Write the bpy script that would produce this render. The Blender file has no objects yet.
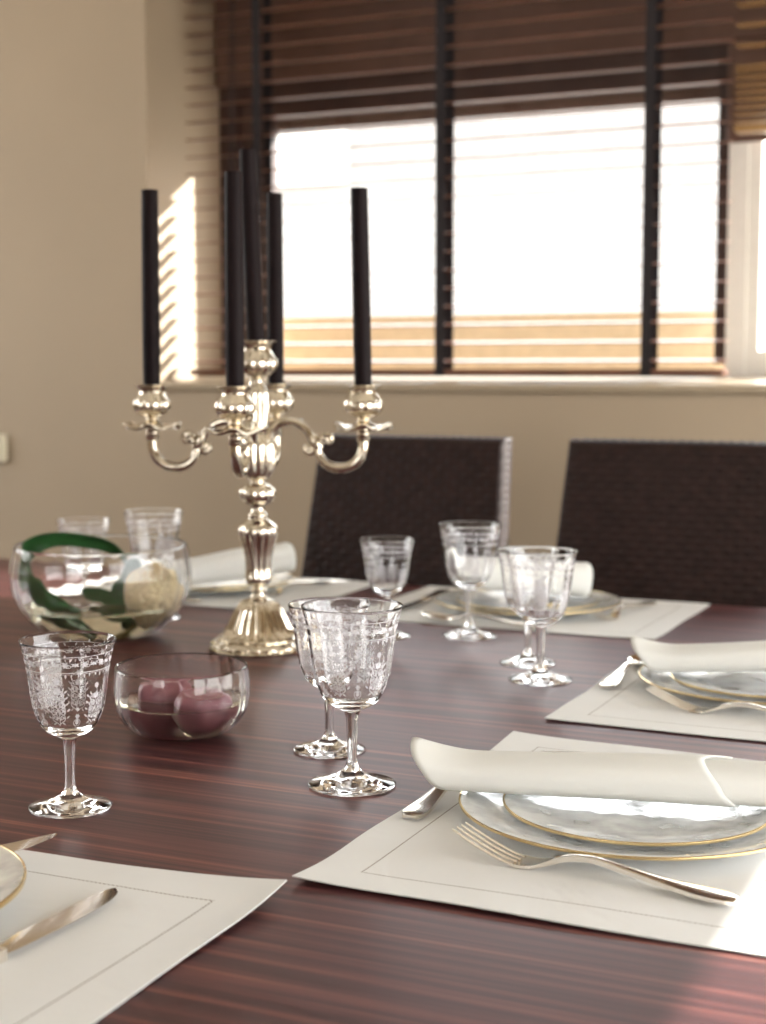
import bpy, math, random
from mathutils import Vector, Matrix
PI = math.pi
random.seed(7)
SC = bpy.context.scene
COL = SC.collection

# ------------------------------------------------------------------ camera
CAM_Z = 1.136
cam_d = bpy.data.cameras.new('camera'); cam = bpy.data.objects.new('camera', cam_d); COL.objects.link(cam)
cam_d.sensor_fit = 'VERTICAL'; cam_d.sensor_height = 36.0; cam_d.lens = 1500.0 / 1024.0 * 36.0
cam.location = (0, 0, CAM_Z)
cam.rotation_euler = (PI / 2 - math.atan(142 / 1500), 0, math.radians(24.5))
cam_d.clip_start = 0.05
cam_d.dof.use_dof = True; cam_d.dof.focus_distance = 1.30; cam_d.dof.aperture_fstop = 5.6
SC.camera = cam

# ------------------------------------------------------------------ light
SKY = 8.5
SUN = 24.0
SUN_DIR = Vector((-0.72, -0.69, -0.42))          # the way the sunlight travels
world = bpy.data.worlds.new('sky'); SC.world = world; world.use_nodes = True
nt = world.node_tree; nt.nodes.clear()
wo = nt.nodes.new('ShaderNodeOutputWorld'); bg = nt.nodes.new('ShaderNodeBackground')
tc = nt.nodes.new('ShaderNodeTexCoord'); sx = nt.nodes.new('ShaderNodeSeparateXYZ')
mr = nt.nodes.new('ShaderNodeMapRange'); mr.inputs['From Min'].default_value = -0.25; mr.inputs['From Max'].default_value = 0.5
cr = nt.nodes.new('ShaderNodeValToRGB')
cr.color_ramp.elements[0].color = (0.62, 0.58, 0.52, 1); cr.color_ramp.elements[1].color = (0.93, 0.97, 1.0, 1)
nt.links.new(tc.outputs['Generated'], sx.inputs[0]); nt.links.new(sx.outputs['Z'], mr.inputs['Value'])
nt.links.new(mr.outputs[0], cr.inputs['Fac']); nt.links.new(cr.outputs['Color'], bg.inputs['Color'])
bg.inputs['Strength'].default_value = SKY
nt.links.new(bg.outputs[0], wo.inputs['Surface'])
sun_d = bpy.data.lights.new('sun', 'SUN'); sun = bpy.data.objects.new('sun', sun_d); COL.objects.link(sun)
sun_d.energy = SUN; sun_d.angle = math.radians(0.3); sun_d.color = (1.0, 0.95, 0.88)
sun.rotation_euler = SUN_DIR.to_track_quat('-Z', 'Y').to_euler()
SC.view_settings.view_transform = 'Standard'; SC.view_settings.look = 'None'
SC.view_settings.gamma = 1.0; SC.view_settings.exposure = 0.28; SC.view_settings.use_curve_mapping = False
cy = SC.cycles
cy.max_bounces = 20; cy.diffuse_bounces = 5; cy.glossy_bounces = 8; cy.transmission_bounces = 20; cy.transparent_max_bounces = 40
cy.sample_clamp_indirect = 8.0; cy.blur_glossy = 0.8
cy.use_denoising = True

# ------------------------------------------------------------------ materials
def mat(name):
    m = bpy.data.materials.new(name); m.use_nodes = True
    n = m.node_tree; n.nodes.clear()
    o = n.nodes.new('ShaderNodeOutputMaterial')
    return m, n, o
def N(n, kind, **kw):
    x = n.nodes.new(kind)
    for k, v in kw.items():
        if k in x.inputs: x.inputs[k].default_value = v
        else: setattr(x, k, v)
    return x
def rgb(c): return (c[0], c[1], c[2], 1)
def simple(name, col, rough=0.5, metal=0.0, vary=0.0, scale=30.0, bump=0.0, bscale=200.0, spec=0.5, trans=0.0):
    m, n, o = mat(name)
    p = N(n, 'ShaderNodeBsdfPrincipled', Roughness=rough, Metallic=metal)
    p.inputs['Base Color'].default_value = rgb(col); p.inputs['Specular IOR Level'].default_value = spec
    t = N(n, 'ShaderNodeTexCoord')
    if vary > 0:
        nz = N(n, 'ShaderNodeTexNoise', Scale=scale, Detail=4.0)
        r = N(n, 'ShaderNodeValToRGB')
        r.color_ramp.elements[0].position = 0.3; r.color_ramp.elements[1].position = 0.7
        r.color_ramp.elements[0].color = rgb([c * (1 - vary) for c in col]); r.color_ramp.elements[1].color = rgb([min(1, c * (1 + vary)) for c in col])
        n.links.new(t.outputs['Object'], nz.inputs['Vector']); n.links.new(nz.outputs['Fac'], r.inputs['Fac'])
        n.links.new(r.outputs['Color'], p.inputs['Base Color'])
    if bump > 0:
        nb = N(n, 'ShaderNodeTexNoise', Scale=bscale, Detail=3.0); b = N(n, 'ShaderNodeBump', Strength=bump, Distance=0.002)
        n.links.new(t.outputs['Object'], nb.inputs['Vector']); n.links.new(nb.outputs['Fac'], b.inputs['Height']); n.links.new(b.outputs['Normal'], p.inputs['Normal'])
    if trans > 0:
        tl = N(n, 'ShaderNodeBsdfTranslucent'); tl.inputs['Color'].default_value = rgb(col)
        mx = N(n, 'ShaderNodeMixShader'); mx.inputs[0].default_value = trans
        n.links.new(p.outputs[0], mx.inputs[1]); n.links.new(tl.outputs[0], mx.inputs[2]); n.links.new(mx.outputs[0], o.inputs[0])
    else:
        n.links.new(p.outputs[0], o.inputs[0])
    return m
def glass(name, col=(1, 1, 1), ior=1.5, rough=0.0, bump=0.0, bscale=60.0):
    m, n, o = mat(name)
    g = N(n, 'ShaderNodeBsdfGlass', Roughness=rough, IOR=ior); g.inputs['Color'].default_value = rgb(col)
    if bump > 0:
        t = N(n, 'ShaderNodeTexCoord'); nz = N(n, 'ShaderNodeTexVoronoi', Scale=bscale); b = N(n, 'ShaderNodeBump', Strength=bump, Distance=0.003)
        n.links.new(t.outputs['Object'], nz.inputs['Vector']); n.links.new(nz.outputs['Distance'], b.inputs['Height']); n.links.new(b.outputs['Normal'], g.inputs['Normal'])
    n.links.new(g.outputs[0], o.inputs[0]); return m
M = {}
M['wall'] = simple('wall_paint', (0.385, 0.303, 0.215), 0.7, vary=0.03, scale=2.0, bump=0.05, bscale=300)
M['ceiling'] = simple('ceiling_paint', (0.8, 0.77, 0.7), 0.8, vary=0.02)
M['white_paint'] = simple('white_paint', (0.82, 0.8, 0.75), 0.4, vary=0.02)
M['dark_frame'] = simple('dark_window_frame', (0.05, 0.025, 0.02), 0.4, vary=0.2, scale=12)
M['sill'] = simple('window_sill_paint', (0.36, 0.29, 0.205), 0.35, vary=0.03)
M['shutter'] = simple('roller_shutter', (0.12, 0.062, 0.044), 0.5, vary=0.1)  # also colours the panel that stands for shade on the lintel
M['ledge'] = simple('outside_ledge', (0.55, 0.42, 0.28), 0.7, vary=0.1)
M['slat'] = simple('blind_slat_wood', (0.155, 0.070, 0.045), 0.28, vary=0.25, scale=8)
M['slat_light'] = simple('blind_slat_honey_wood', (0.34, 0.19, 0.07), 0.3, vary=0.2, scale=8)
M['tape'] = simple('ladder_tape_cloth', (0.014, 0.01, 0.012), 0.9, vary=0.2, scale=400)
M['wax'] = simple('dark_candle_wax', (0.0075, 0.003, 0.004), 0.6, vary=0.2, scale=20, spec=0.15)
M['wick'] = simple('candle_wick', (0.3, 0.27, 0.22), 0.9, vary=0.1)
M['silver'] = simple('silver', (0.70, 0.635, 0.53), 0.10, 1.0, vary=0.05, scale=40)
M['cutlery'] = simple('cutlery_silver', (0.84, 0.79, 0.72), 0.14, 1.0, vary=0.03, scale=30)
M['gold'] = simple('gold_rim', (0.80, 0.62, 0.33), 0.25, 1.0, vary=0.05)
M['glass'] = glass('clear_glass', ior=1.40)
M['water'] = glass('water', (0.985, 0.985, 0.93), 1.33)
M['rattan'] = simple('dark_rattan', (0.018, 0.0085, 0.0072), 0.5, spec=0.2, vary=0.25, scale=45, bump=0.1, bscale=400)
M['dark_leg'] = simple('dark_wood_leg', (0.03, 0.018, 0.014), 0.4, vary=0.2)
M['napkin'] = simple('napkin_cloth', (0.82, 0.82, 0.79), 0.85, vary=0.015, scale=8, bump=0.12, bscale=900, spec=0.2, trans=0.22)
M['leaf'] = simple('dark_green_leaf', (0.02, 0.072, 0.02), 0.3, vary=0.35, scale=25)
M['petal'] = simple('cream_petal', (0.95, 0.80, 0.54), 0.6, vary=0.12, scale=30, trans=0.3)
M['stem'] = simple('flower_stem', (0.20, 0.17, 0.05), 0.5, vary=0.2)
M['mauve_wax'] = simple('mauve_wax', (0.27, 0.10, 0.13), 0.4, vary=0.12, scale=40)
M['floor'] = simple('floor_stone', (0.32, 0.29, 0.26), 0.4, vary=0.1, scale=3)
M['plastic'] = simple('cream_plastic', (0.72, 0.66, 0.5), 0.35, vary=0.02)
M['ground'] = simple('paving', (0.5, 0.47, 0.42), 0.9, vary=0.1, scale=4)

def make_wood():
    m, n, o = mat('striped_dark_wood')
    p = N(n, 'ShaderNodeBsdfPrincipled', Roughness=0.42); p.inputs['Specular IOR Level'].default_value = 0.6
    p.inputs['Specular Tint'].default_value = (1.0, 0.64, 0.64, 1)
    t = N(n, 'ShaderNodeTexCoord')
    def layer(scale, sc, detail, lo, hi):
        mp = N(n, 'ShaderNodeMapping'); mp.inputs['Scale'].default_value = scale
        nz = N(n, 'ShaderNodeTexNoise', Scale=sc, Detail=detail, Roughness=0.6)
        n.links.new(t.outputs['Object'], mp.inputs['Vector']); n.links.new(mp.outputs[0], nz.inputs['Vector'])
        r = N(n, 'ShaderNodeMapRange'); r.inputs['From Min'].default_value = lo; r.inputs['From Max'].default_value = hi
        n.links.new(nz.outputs['Fac'], r.inputs['Value']); return r.outputs[0]
    a = layer((0.45, 30, 1), 3.0, 6.0, 0.42, 0.68)
    b = layer((1.6, 120, 1), 2.0, 3.0, 0.35, 0.7)
    mul = N(n, 'ShaderNodeMath', operation='MULTIPLY'); n.links.new(a, mul.inputs[0]); n.links.new(b, mul.inputs[1])
    add = N(n, 'ShaderNodeMath', operation='MULTIPLY_ADD'); n.links.new(a, add.inputs[0]); add.inputs[1].default_value = 0.3; n.links.new(mul.outputs[0], add.inputs[2])
    r = N(n, 'ShaderNodeValToRGB')
    e = r.color_ramp.elements
    e[0].position = 0.0; e[0].color = (0.032, 0.0098, 0.0118, 1)
    e[1].position = 1.0; e[1].color = (0.23, 0.085, 0.058, 1)
    k = e.new(0.4); k.color = (0.090, 0.0275, 0.0265, 1)
    n.links.new(add.outputs[0], r.inputs['Fac']); n.links.new(r.outputs['Color'], p.inputs['Base Color'])
    bp = N(n, 'ShaderNodeBump', Strength=0.04, Distance=0.001); n.links.new(b, bp.inputs['Height']); n.links.new(bp.outputs['Normal'], p.inputs['Normal'])
    n.links.new(p.outputs[0], o.inputs[0]); return m
M['wood'] = make_wood()

MAT_W, MAT_D, HEM = 0.50, 0.364, 0.039
def make_linen():
    """linen with a drawn-thread hemstitch: a dotted line all round, HEM inside the edge"""
    m, n, o = mat('placemat_linen')
    p = N(n, 'ShaderNodeBsdfPrincipled', Roughness=0.8); p.inputs['Specular IOR Level'].default_value = 0.25
    t = N(n, 'ShaderNodeTexCoord'); s = N(n, 'ShaderNodeSeparateXYZ'); n.links.new(t.outputs['Object'], s.inputs[0])
    def mth(op, a, b=None, c=None):
        x = N(n, 'ShaderNodeMath', operation=op)
        for i, v in enumerate((a, b, c)):
            if v is None: continue
            if isinstance(v, (int, float)): x.inputs[i].default_value = v
            else: n.links.new(v, x.inputs[i])
        return x.outputs[0]
    ax = mth('ABSOLUTE', s.outputs['X']); ay = mth('ABSOLUTE', mth('SUBTRACT', s.outputs['Y'], MAT_D / 2))
    dx = mth('SUBTRACT', ax, MAT_W / 2 - HEM); dy = mth('SUBTRACT', ay, MAT_D / 2 - HEM)
    mx = mth('MAXIMUM', dx, dy)
    line = mth('LESS_THAN', mth('ABSOLUTE', mx), 0.0007)
    along = mth('ADD', s.outputs['X'], s.outputs['Y'])
    dots = mth('GREATER_THAN', mth('FRACT', mth('MULTIPLY', along, 260.0)), 0.45)
    msk = mth('MULTIPLY', line, dots)
    soft = mth('MULTIPLY', line, 0.22)
    fac = mth('MAXIMUM', msk, soft)
    nz = N(n, 'ShaderNodeTexNoise', Scale=7.0, Detail=3.0); n.links.new(t.outputs['Object'], nz.inputs['Vector'])
    c1 = N(n, 'ShaderNodeMix', data_type='RGBA'); c1.inputs['A'].default_value = (0.64, 0.64, 0.63, 1); c1.inputs['B'].default_value = (0.71, 0.71, 0.70, 1)
    n.links.new(nz.outputs['Fac'], c1.inputs['Factor'])
    c2 = N(n, 'ShaderNodeMix', data_type='RGBA'); c2.inputs['B'].default_value = (0.16, 0.12, 0.09, 1)
    n.links.new(fac, c2.inputs['Factor']); n.links.new(c1.outputs['Result'], c2.inputs['A']); n.links.new(c2.outputs['Result'], p.inputs['Base Color'])
    wv = N(n, 'ShaderNodeTexNoise', Scale=900.0); b = N(n, 'ShaderNodeBump', Strength=0.15, Distance=0.0006)
    n.links.new(t.outputs['Object'], wv.inputs['Vector']); n.links.new(wv.outputs['Fac'], b.inputs['Height'])
    cz = N(n, 'ShaderNodeTexNoise', Scale=9.0, Detail=3.0, Distortion=1.2); b2 = N(n, 'ShaderNodeBump', Strength=0.45, Distance=0.006)
    n.links.new(t.outputs['Object'], cz.inputs['Vector']); n.links.new(cz.outputs['Fac'], b2.inputs['Height']); n.links.new(b.outputs['Normal'], b2.inputs['Normal']); n.links.new(b2.outputs['Normal'], p.inputs['Normal'])
    n.links.new(p.outputs[0], o.inputs[0]); return m
M['linen'] = make_linen()

def make_etch():
    m, n, o = mat('etched_glass')
    d = N(n, 'ShaderNodeBsdfDiffuse'); d.inputs['Color'].default_value = (0.93, 0.91, 0.95, 1)
    tl = N(n, 'ShaderNodeBsdfTranslucent'); tl.inputs['Color'].default_value = (0.93, 0.91, 0.95, 1)
    tr = N(n, 'ShaderNodeBsdfTransparent')
    a = N(n, 'ShaderNodeMixShader'); a.inputs[0].default_value = 0.5; b = N(n, 'ShaderNodeMixShader')
    t = N(n, 'ShaderNodeTexCoord'); nz = N(n, 'ShaderNodeTexNoise', Scale=500.0); r = N(n, 'ShaderNodeMapRange')
    r.inputs['From Min'].default_value = 0.3; r.inputs['From Max'].default_value = 0.7; r.inputs['To Min'].default_value = 0.5; r.inputs['To Max'].default_value = 0.8
    n.links.new(t.outputs['Object'], nz.inputs['Vector']); n.links.new(nz.outputs['Fac'], r.inputs['Value']); n.links.new(r.outputs[0], b.inputs[0])
    n.links.new(d.outputs[0], a.inputs[1]); n.links.new(tl.outputs[0], a.inputs[2])
    n.links.new(tr.outputs[0], b.inputs[1]); n.links.new(a.outputs[0], b.inputs[2]); n.links.new(b.outputs[0], o.inputs[0]); return m
M['etch'] = make_etch()

def make_plate_glass():
    m, n, o = mat('textured_plate_glass')
    t = N(n, 'ShaderNodeTexCoord')
    v = N(n, 'ShaderNodeTexVoronoi', Scale=70.0); nz = N(n, 'ShaderNodeTexNoise', Scale=28.0, Detail=4.0)
    bp = N(n, 'ShaderNodeBump', Strength=0.14, Distance=0.002)
    n.links.new(t.outputs['Object'], v.inputs['Vector']); n.links.new(t.outputs['Object'], nz.inputs['Vector']); n.links.new(v.outputs['Distance'], bp.inputs['Height'])
    g = N(n, 'ShaderNodeBsdfGlass', Roughness=0.08, IOR=1.4); g.inputs['Color'].default_value = (0.97, 0.985, 0.98, 1)
    tr = N(n, 'ShaderNodeBsdfTransparent'); tr.inputs['Color'].default_value = (0.97, 0.98, 0.98, 1)
    d = N(n, 'ShaderNodeBsdfDiffuse'); d.inputs['Color'].default_value = (0.94, 0.95, 0.95, 1)
    gl = N(n, 'ShaderNodeBsdfGlossy', Roughness=0.12); n.links.new(bp.outputs['Normal'], gl.inputs['Normal']); n.links.new(bp.outputs['Normal'], g.inputs['Normal'])
    r = N(n, 'ShaderNodeMapRange'); r.inputs['From Min'].default_value = 0.35; r.inputs['From Max'].default_value = 0.65; r.inputs['To Min'].default_value = 0.36; r.inputs['To Max'].default_value = 0.72
    n.links.new(nz.outputs['Fac'], r.inputs['Value'])
    a = N(n, 'ShaderNodeMixShader'); a.inputs[0].default_value = 0.85
    n.links.new(g.outputs[0], a.inputs[1]); n.links.new(tr.outputs[0], a.inputs[2])
    b = N(n, 'ShaderNodeMixShader'); n.links.new(r.outputs[0], b.inputs[0]); n.links.new(a.outputs[0], b.inputs[1]); n.links.new(d.outputs[0], b.inputs[2])
    c = N(n, 'ShaderNodeMixShader'); f = N(n, 'ShaderNodeLayerWeight', Blend=0.18); n.links.new(bp.outputs['Normal'], f.inputs['Normal'])
    n.links.new(f.outputs['Facing'], c.inputs[0]); n.links.new(b.outputs[0], c.inputs[1]); n.links.new(gl.outputs[0], c.inputs[2]); n.links.new(c.outputs[0], o.inputs[0]); return m
M['plate_glass'] = make_plate_glass()

def make_pane():
    m, n, o = mat('window_pane')
    tr = N(n, 'ShaderNodeBsdfTransparent'); tr.inputs['Color'].default_value = (0.97, 0.98, 0.98, 1)
    g = N(n, 'ShaderNodeBsdfGlossy', Roughness=0.02); f = N(n, 'ShaderNodeLayerWeight', Blend=0.12); mx = N(n, 'ShaderNodeMixShader')
    n.links.new(f.outputs['Facing'], mx.inputs[0]); n.links.new(tr.outputs[0], mx.inputs[1]); n.links.new(g.outputs[0], mx.inputs[2]); n.links.new(mx.outputs[0], o.inputs[0]); return m
M['pane'] = make_pane()

def make_brick():
    m, n, o = mat('pale_brick')
    p = N(n, 'ShaderNodeBsdfPrincipled', Roughness=0.9)
    t = N(n, 'ShaderNodeTexCoord'); mp = N(n, 'ShaderNodeMapping'); mp.inputs['Rotation'].default_value = (PI / 2, 0, 0)
    b = N(n, 'ShaderNodeTexBrick', Scale=1.0); b.inputs['Color1'].default_value = (0.218, 0.204, 0.194, 1); b.inputs['Color2'].default_value = (0.204, 0.181, 0.172, 1)
    b.inputs['Mortar'].default_value = (0.237, 0.233, 0.226, 1); b.inputs['Mortar Size'].default_value = 0.008
    b.inputs['Brick Width'].default_value = 0.24; b.inputs['Row Height'].default_value = 0.075
    n.links.new(t.outputs['Object'], mp.inputs['Vector']); n.links.new(mp.outputs[0], b.inputs['Vector']); n.links.new(b.outputs['Color'], p.inputs['Base Color']); n.links.new(p.outputs[0], o.inputs[0]); return m
M['brick'] = make_brick()

# ------------------------------------------------------------------ mesh helpers
class MB:
    def __init__(s): s.v = []; s.f = []
    def add(s, vs, fs):
        b = len(s.v); s.v += [tuple(v) for v in vs]; s.f += [tuple(b + i for i in f) for f in fs]; return s
    def box(s, x0, x1, y0, y1, z0, z1):
        vs = [(x, y, z) for z in (z0, z1) for y in (y0, y1) for x in (x0, x1)]
        return s.add(vs, [(0, 2, 3, 1), (4, 5, 7, 6), (0, 1, 5, 4), (2, 6, 7, 3), (0, 4, 6, 2), (1, 3, 7, 5)])
    def rbox(s, x0, x1, y0, y1, z0, z1, r):
        """a box with chamfered edges: lofted octagon sections"""
        def sec(z, i):
            a = [(x0 + i, y0 + i + r), (x0 + i + r, y0 + i), (x1 - i - r, y0 + i), (x1 - i, y0 + i + r), (x1 - i, y1 - i - r), (x1 - i - r, y1 - i), (x0 + i + r, y1 - i), (x0 + i, y1 - i - r)]
            return [(x, y, z) for x, y in a]
        rings = [sec(z0, r * .7), sec(z0 + r * .7, 0), sec(z1 - r * .7, 0), sec(z1, r * .7)]
        return s.loft(rings, True, True)
    def loft(s, rings, cap0=False, cap1=False, closed=True):
        n = len(rings[0]); vs = [p for r in rings for p in r]; fs = []
        for i in range(len(rings) - 1):
            for j in range(n if closed else n - 1):
                k = (j + 1) % n
                fs.append((i * n + j, i * n + k, (i + 1) * n + k, (i + 1) * n + j))
        if cap0: fs.append(tuple(reversed(range(n))))
        if cap1: fs.append(tuple((len(rings) - 1) * n + j for j in range(n)))
        return s.add(vs, fs)
    def lathe(s, prof, seg=48, lobes=0, cap0=False, cap1=False, c=(0, 0, 0), phase=0.0):
        """prof: (r, z[, amp]); amp scales a cos(lobes*angle) ripple of the radius"""
        rings = []
        for p in prof:
            a = p[2] if len(p) > 2 else 0.0
            rings.append([(c[0] + p[0] * (1 + a * math.cos(lobes * t + phase)) * math.cos(t), c[1] + p[0] * (1 + a * math.cos(lobes * t + phase)) * math.sin(t), c[2] + p[1]) for t in (2 * PI * j / seg for j in range(seg))])
        return s.loft(rings, cap0, cap1)
    def tube(s, path, rad, seg=10, cap=True, flat=1.0, up=None):
        pts = [Vector(p) for p in path]; rings = []
        up0 = Vector(up) if up else Vector((0.13, 0.27, 0.95)).normalized()
        for i, p in enumerate(pts):
            t = (pts[min(i + 1, len(pts) - 1)] - pts[max(i - 1, 0)]).normalized()
            a = t.cross(up0)
            if a.length < 1e-4: a = t.cross(Vector((1, 0, 0)))
            a.normalize(); b = a.cross(t)
            r = rad[i] if isinstance(rad, (list, tuple)) else rad
            rings.append([p + a * (r * math.cos(q)) + b * (r * flat * math.sin(q)) for q in (2 * PI * j / seg for j in range(seg))])
        return s.loft(rings, cap, cap)
    def grid(s, fn, nu, nv, wrap=False):
        vs = [fn(i / nu, j / nv) for i in range(nu + (0 if wrap else 1)) for j in range(nv + 1)]
        fs = []
        for i in range(nu):
            for j in range(nv):
                k = (i + 1) % nu if wrap else i + 1
                fs.append((i * (nv + 1) + j, k * (nv + 1) + j, k * (nv + 1) + j + 1, i * (nv + 1) + j + 1))
        return s.add(vs, fs)
    def build(s, name, m, parent=None, smooth=True, angle=40, loc=None, rot=None, solid=0.0, fix=True):
        me = bpy.data.meshes.new(name); me.from_pydata(s.v, [], s.f); me.update()
        if fix:
            import bmesh
            bm = bmesh.new(); bm.from_mesh(me); bmesh.ops.recalc_face_normals(bm, faces=bm.faces); bm.to_mesh(me); bm.free()
        if smooth:
            me.polygons.foreach_set('use_smooth', [True] * len(me.polygons)); me.set_sharp_from_angle(angle=math.radians(angle))
        me.materials.append(m)
        o = bpy.data.objects.new(name, me); COL.objects.link(o)
        if parent: o.parent = parent
        if loc: o.location = loc
        if rot: o.rotation_euler = rot
        if solid:
            md = o.modifiers.new('thickness', 'SOLIDIFY'); md.thickness = solid; md.offset = 0
        return o
def spline(pts, n=6):
    """Catmull-Rom through tuples of any length"""
    out = []; P = [pts[0]] + list(pts) + [pts[-1]]
    for i in range(1, len(P) - 2):
        for k in range(n):
            t = k / n
            out.append(tuple(0.5 * (2 * b + (c - a) * t + (2 * a - 5 * b + 4 * c - d) * t * t + (3 * b - a - 3 * c + d) * t ** 3) for a, b, c, d in zip(P[i - 1], P[i], P[i + 1], P[i + 2])))
    out.append(tuple(pts[-1])); return out
def lerp_tab(tab, x):
    for (a, b), (c, d) in zip(tab, tab[1:]):
        if a <= x <= c: return b + (d - b) * (x - a) / (c - a)
    return tab[0][1] if x < tab[0][0] else tab[-1][1]
def tag(o, label=None, cat=None, group=None, kind=None):
    for k, v in (('label', label), ('category', cat), ('group', group), ('kind', kind)):
        if v: o[k] = v
    return o
def thing(name, label, cat, loc=(0, 0, 0), rz=0.0, group=None):
    o = bpy.data.objects.new(name, None); COL.objects.link(o); o.empty_display_size = 0.05
    o.location = loc; o.rotation_euler = (0, 0, rz); return tag(o, label, cat, group)
def copy_tree(o, parent=None):
    c = o.copy(); COL.objects.link(c); c.parent = parent
    for ch in list(o.children): copy_tree(ch, c)
    return c
def struct(name, mb, m, parent=None, **kw):
    o = mb.build(name, m, parent, **kw)
    if not parent: o['kind'] = 'structure'
    return o

TZ = 0.75                                       # table top height
YAW = math.radians(24.5)
RT = Vector((math.cos(YAW), math.sin(YAW), 0))  # to the right / away, seen by the photographer
AW = Vector((-math.sin(YAW), math.cos(YAW), 0))

# ------------------------------------------------------------------ the room
WY, WX0, SILL = 3.20, -2.10, 1.120
H = 2.65; RX, LX, FY = 1.35, -4.6, -3.2
b = MB()
b.box(LX, WX0, WY, WY + .42, 0, H); b.box(WX0, RX, WY, WY + .42, 0, SILL - .036); b.box(WX0, RX, WY, WY + .42, 2.40, H)
b.box(WX0, RX, WY + .33, WY + .42, 1.89, 2.40)   # the lintel behind the blinds
b.box(0.14, RX, WY, WY + .42, SILL - .036, 2.40)
struct('wall_back', b, M['wall'], smooth=False)
b = MB(); b.box(LX - .2, LX, FY, .6, 0, H); b.box(LX - .2, LX, 2.9, WY + .42, 0, H); b.box(LX - .2, LX, .6, 2.9, 2.5, H); b.box(LX - .2, LX, .6, 2.9, 0, 1.2); struct('wall_left', b, M['wall'], smooth=False)  # opening out of view, placed for fill light and highlights on the glasses
# right wall: unseen opening, its head set so sun reaches just the table's right edge
HD = 1.770
b = MB(); b.box(RX, RX + .2, FY, -.4, 0, H); b.box(RX, RX + .2, 3.1, WY + .42, 0, H); b.box(RX, RX + .2, -.4, 3.1, HD, H); b.box(RX, RX + .2, -.4, 3.1, 0, .45)
struct('wall_right', b, M['wall'], smooth=False)
b = MB(); b.box(LX - .2, -1.6, FY - .2, FY, 0, H); b.box(-1.6, -.6, FY - .2, FY, 2.1, H); b.box(-.6, RX + .2, FY - .2, FY, 0, H); b.box(-1.6, -.6, FY - .2, FY, 0, .9)  # unseen opening behind the camera, sized for the fill light
struct('wall_front', b, M['wall'], smooth=False)
b = MB(); b.box(LX - .2, RX + .2, FY - .2, WY + .42, -.1, 0); struct('floor', b, M['floor'], smooth=False)
b = MB(); b.box(LX - .2, RX + .2, FY - .2, WY + .42, H, H + .1); struct('ceiling', b, M['ceiling'], smooth=False)
# sill board with a rounded nose
b = MB(); prof = [(WY + .42, SILL - .036), (WY - .004, SILL - .036)] + [(WY - .004 - .011 * math.sin(a), SILL - .025 - .011 * math.cos(a)) for a in (PI * k / 8 for k in range(1, 8))] + [(WY - .004, SILL - .014), (WY + .42, SILL + .003)]
b.loft([[(x, y, z) for y, z in prof] for x in (WX0, .14)], True, True)
struct('trim_1', b, M['sill'], angle=25)

# window_1: dark frame at the back of the recess, with a rail, stiles and a pale post between the two lights
FYR = WY + .35
w1 = bpy.data.objects.new('window_1', None); COL.objects.link(w1); w1.location = (WX0, FYR, SILL); w1['kind'] = 'structure'
def wl(mbx, x0, x1, y0, y1, z0, z1): mbx.box(x0 - WX0, x1 - WX0, y0 - FYR, y1 - FYR, z0 - SILL, z1 - SILL)
PX0, PX1 = -.735, -.690
b = MB(); wl(b, WX0, WX0 + .055, FYR, FYR + .06, SILL, 1.89); wl(b, WX0 + .055, PX0, FYR, FYR + .06, 1.845, 1.89); wl(b, WX0 + .055, PX0, FYR, FYR + .06, SILL - .005, SILL + .008)
b.build('window_frame', M['dark_frame'], w1, smooth=False)
b = MB()
for x0, x1, z0, z1 in ((WX0 + .058, WX0 + .152, SILL + .03, 1.842), (PX0 - .03, PX0 - .002, SILL + .03, 1.842), (WX0 + .152, PX0 - .03, 1.80, 1.842), (WX0 + .152, PX0 - .03, SILL + .008, SILL + .016)):
    wl(b, x0, x1, FYR + .012, FYR + .05, z0, z1)
b.build('sash', M['dark_frame'], w1, smooth=False)
b = MB(); wl(b, WX0 + .152, PX0 - .03, FYR + .028, FYR + .033, SILL + .016, 1.80); b.build('pane', M['pane'], w1, smooth=False)
b = MB(); wl(b, PX0, PX1, FYR - .01, FYR + .06, SILL, 1.89)
struct('trim_2', MB().box(PX0, PX1, FYR - .01, FYR + .06, SILL, 1.89), M['white_paint'], smooth=False)
w2 = bpy.data.objects.new('window_2', None); COL.objects.link(w2); w2.location = (WX0, FYR, SILL); w2['kind'] = 'structure'
b = MB()
for x0, x1, z0, z1 in ((PX1, PX1 + .03, SILL, 1.89), (.10, .14, SILL, 1.89), (PX1 + .03, .10, 1.85, 1.89), (PX1 + .03, .10, SILL, SILL + .06)): wl(b, x0, x1, FYR, FYR + .06, z0, z1)
b.build('window_frame', M['white_paint'], w2, smooth=False)
b = MB(); wl(b, PX1 + .03, .10, FYR + .028, FYR + .033, SILL + .06, 1.85); b.build('pane', M['pane'], w2, smooth=False)

# outside: roller shutter let down a little, ledge, pale brick house opposite, paving
b = MB()
for k in range(5): b.box(WX0 + .02, PX1, FYR + .075, FYR + .09, 1.775 + k * .04, 1.775 + k * .04 + .037)
tag(b.build('roller_shutter', M['shutter'], smooth=False), 'dark brown roller shutter let down a little outside the top of the window', 'shutter')
struct('trim_3', MB().box(-3.5, 1.3, FYR + .075, FYR + .30, 1.08, 1.105).box(-3.5, PX0, FYR + .28, FYR + .36, 1.0, 1.285), M['ledge'], smooth=False)
struct('trim_5', MB().box(PX0 + .002, 1.3, FYR + .28, FYR + .36, 1.0, 1.285), M['white_paint'], smooth=False)
hs = thing('brick_house', 'pale brick house opposite the window, nearly lost in glare', 'house', (-3.5, 9.0, -3))
MB().box(-9, 9, 0, .3, 0, 5.72).build('facade', M['brick'], hs, smooth=False)
fr = MB().box(-2.10, -.85, -.05, .02, 5.36, 5.68).build('window', M['white_paint'], hs, smooth=False)
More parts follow.
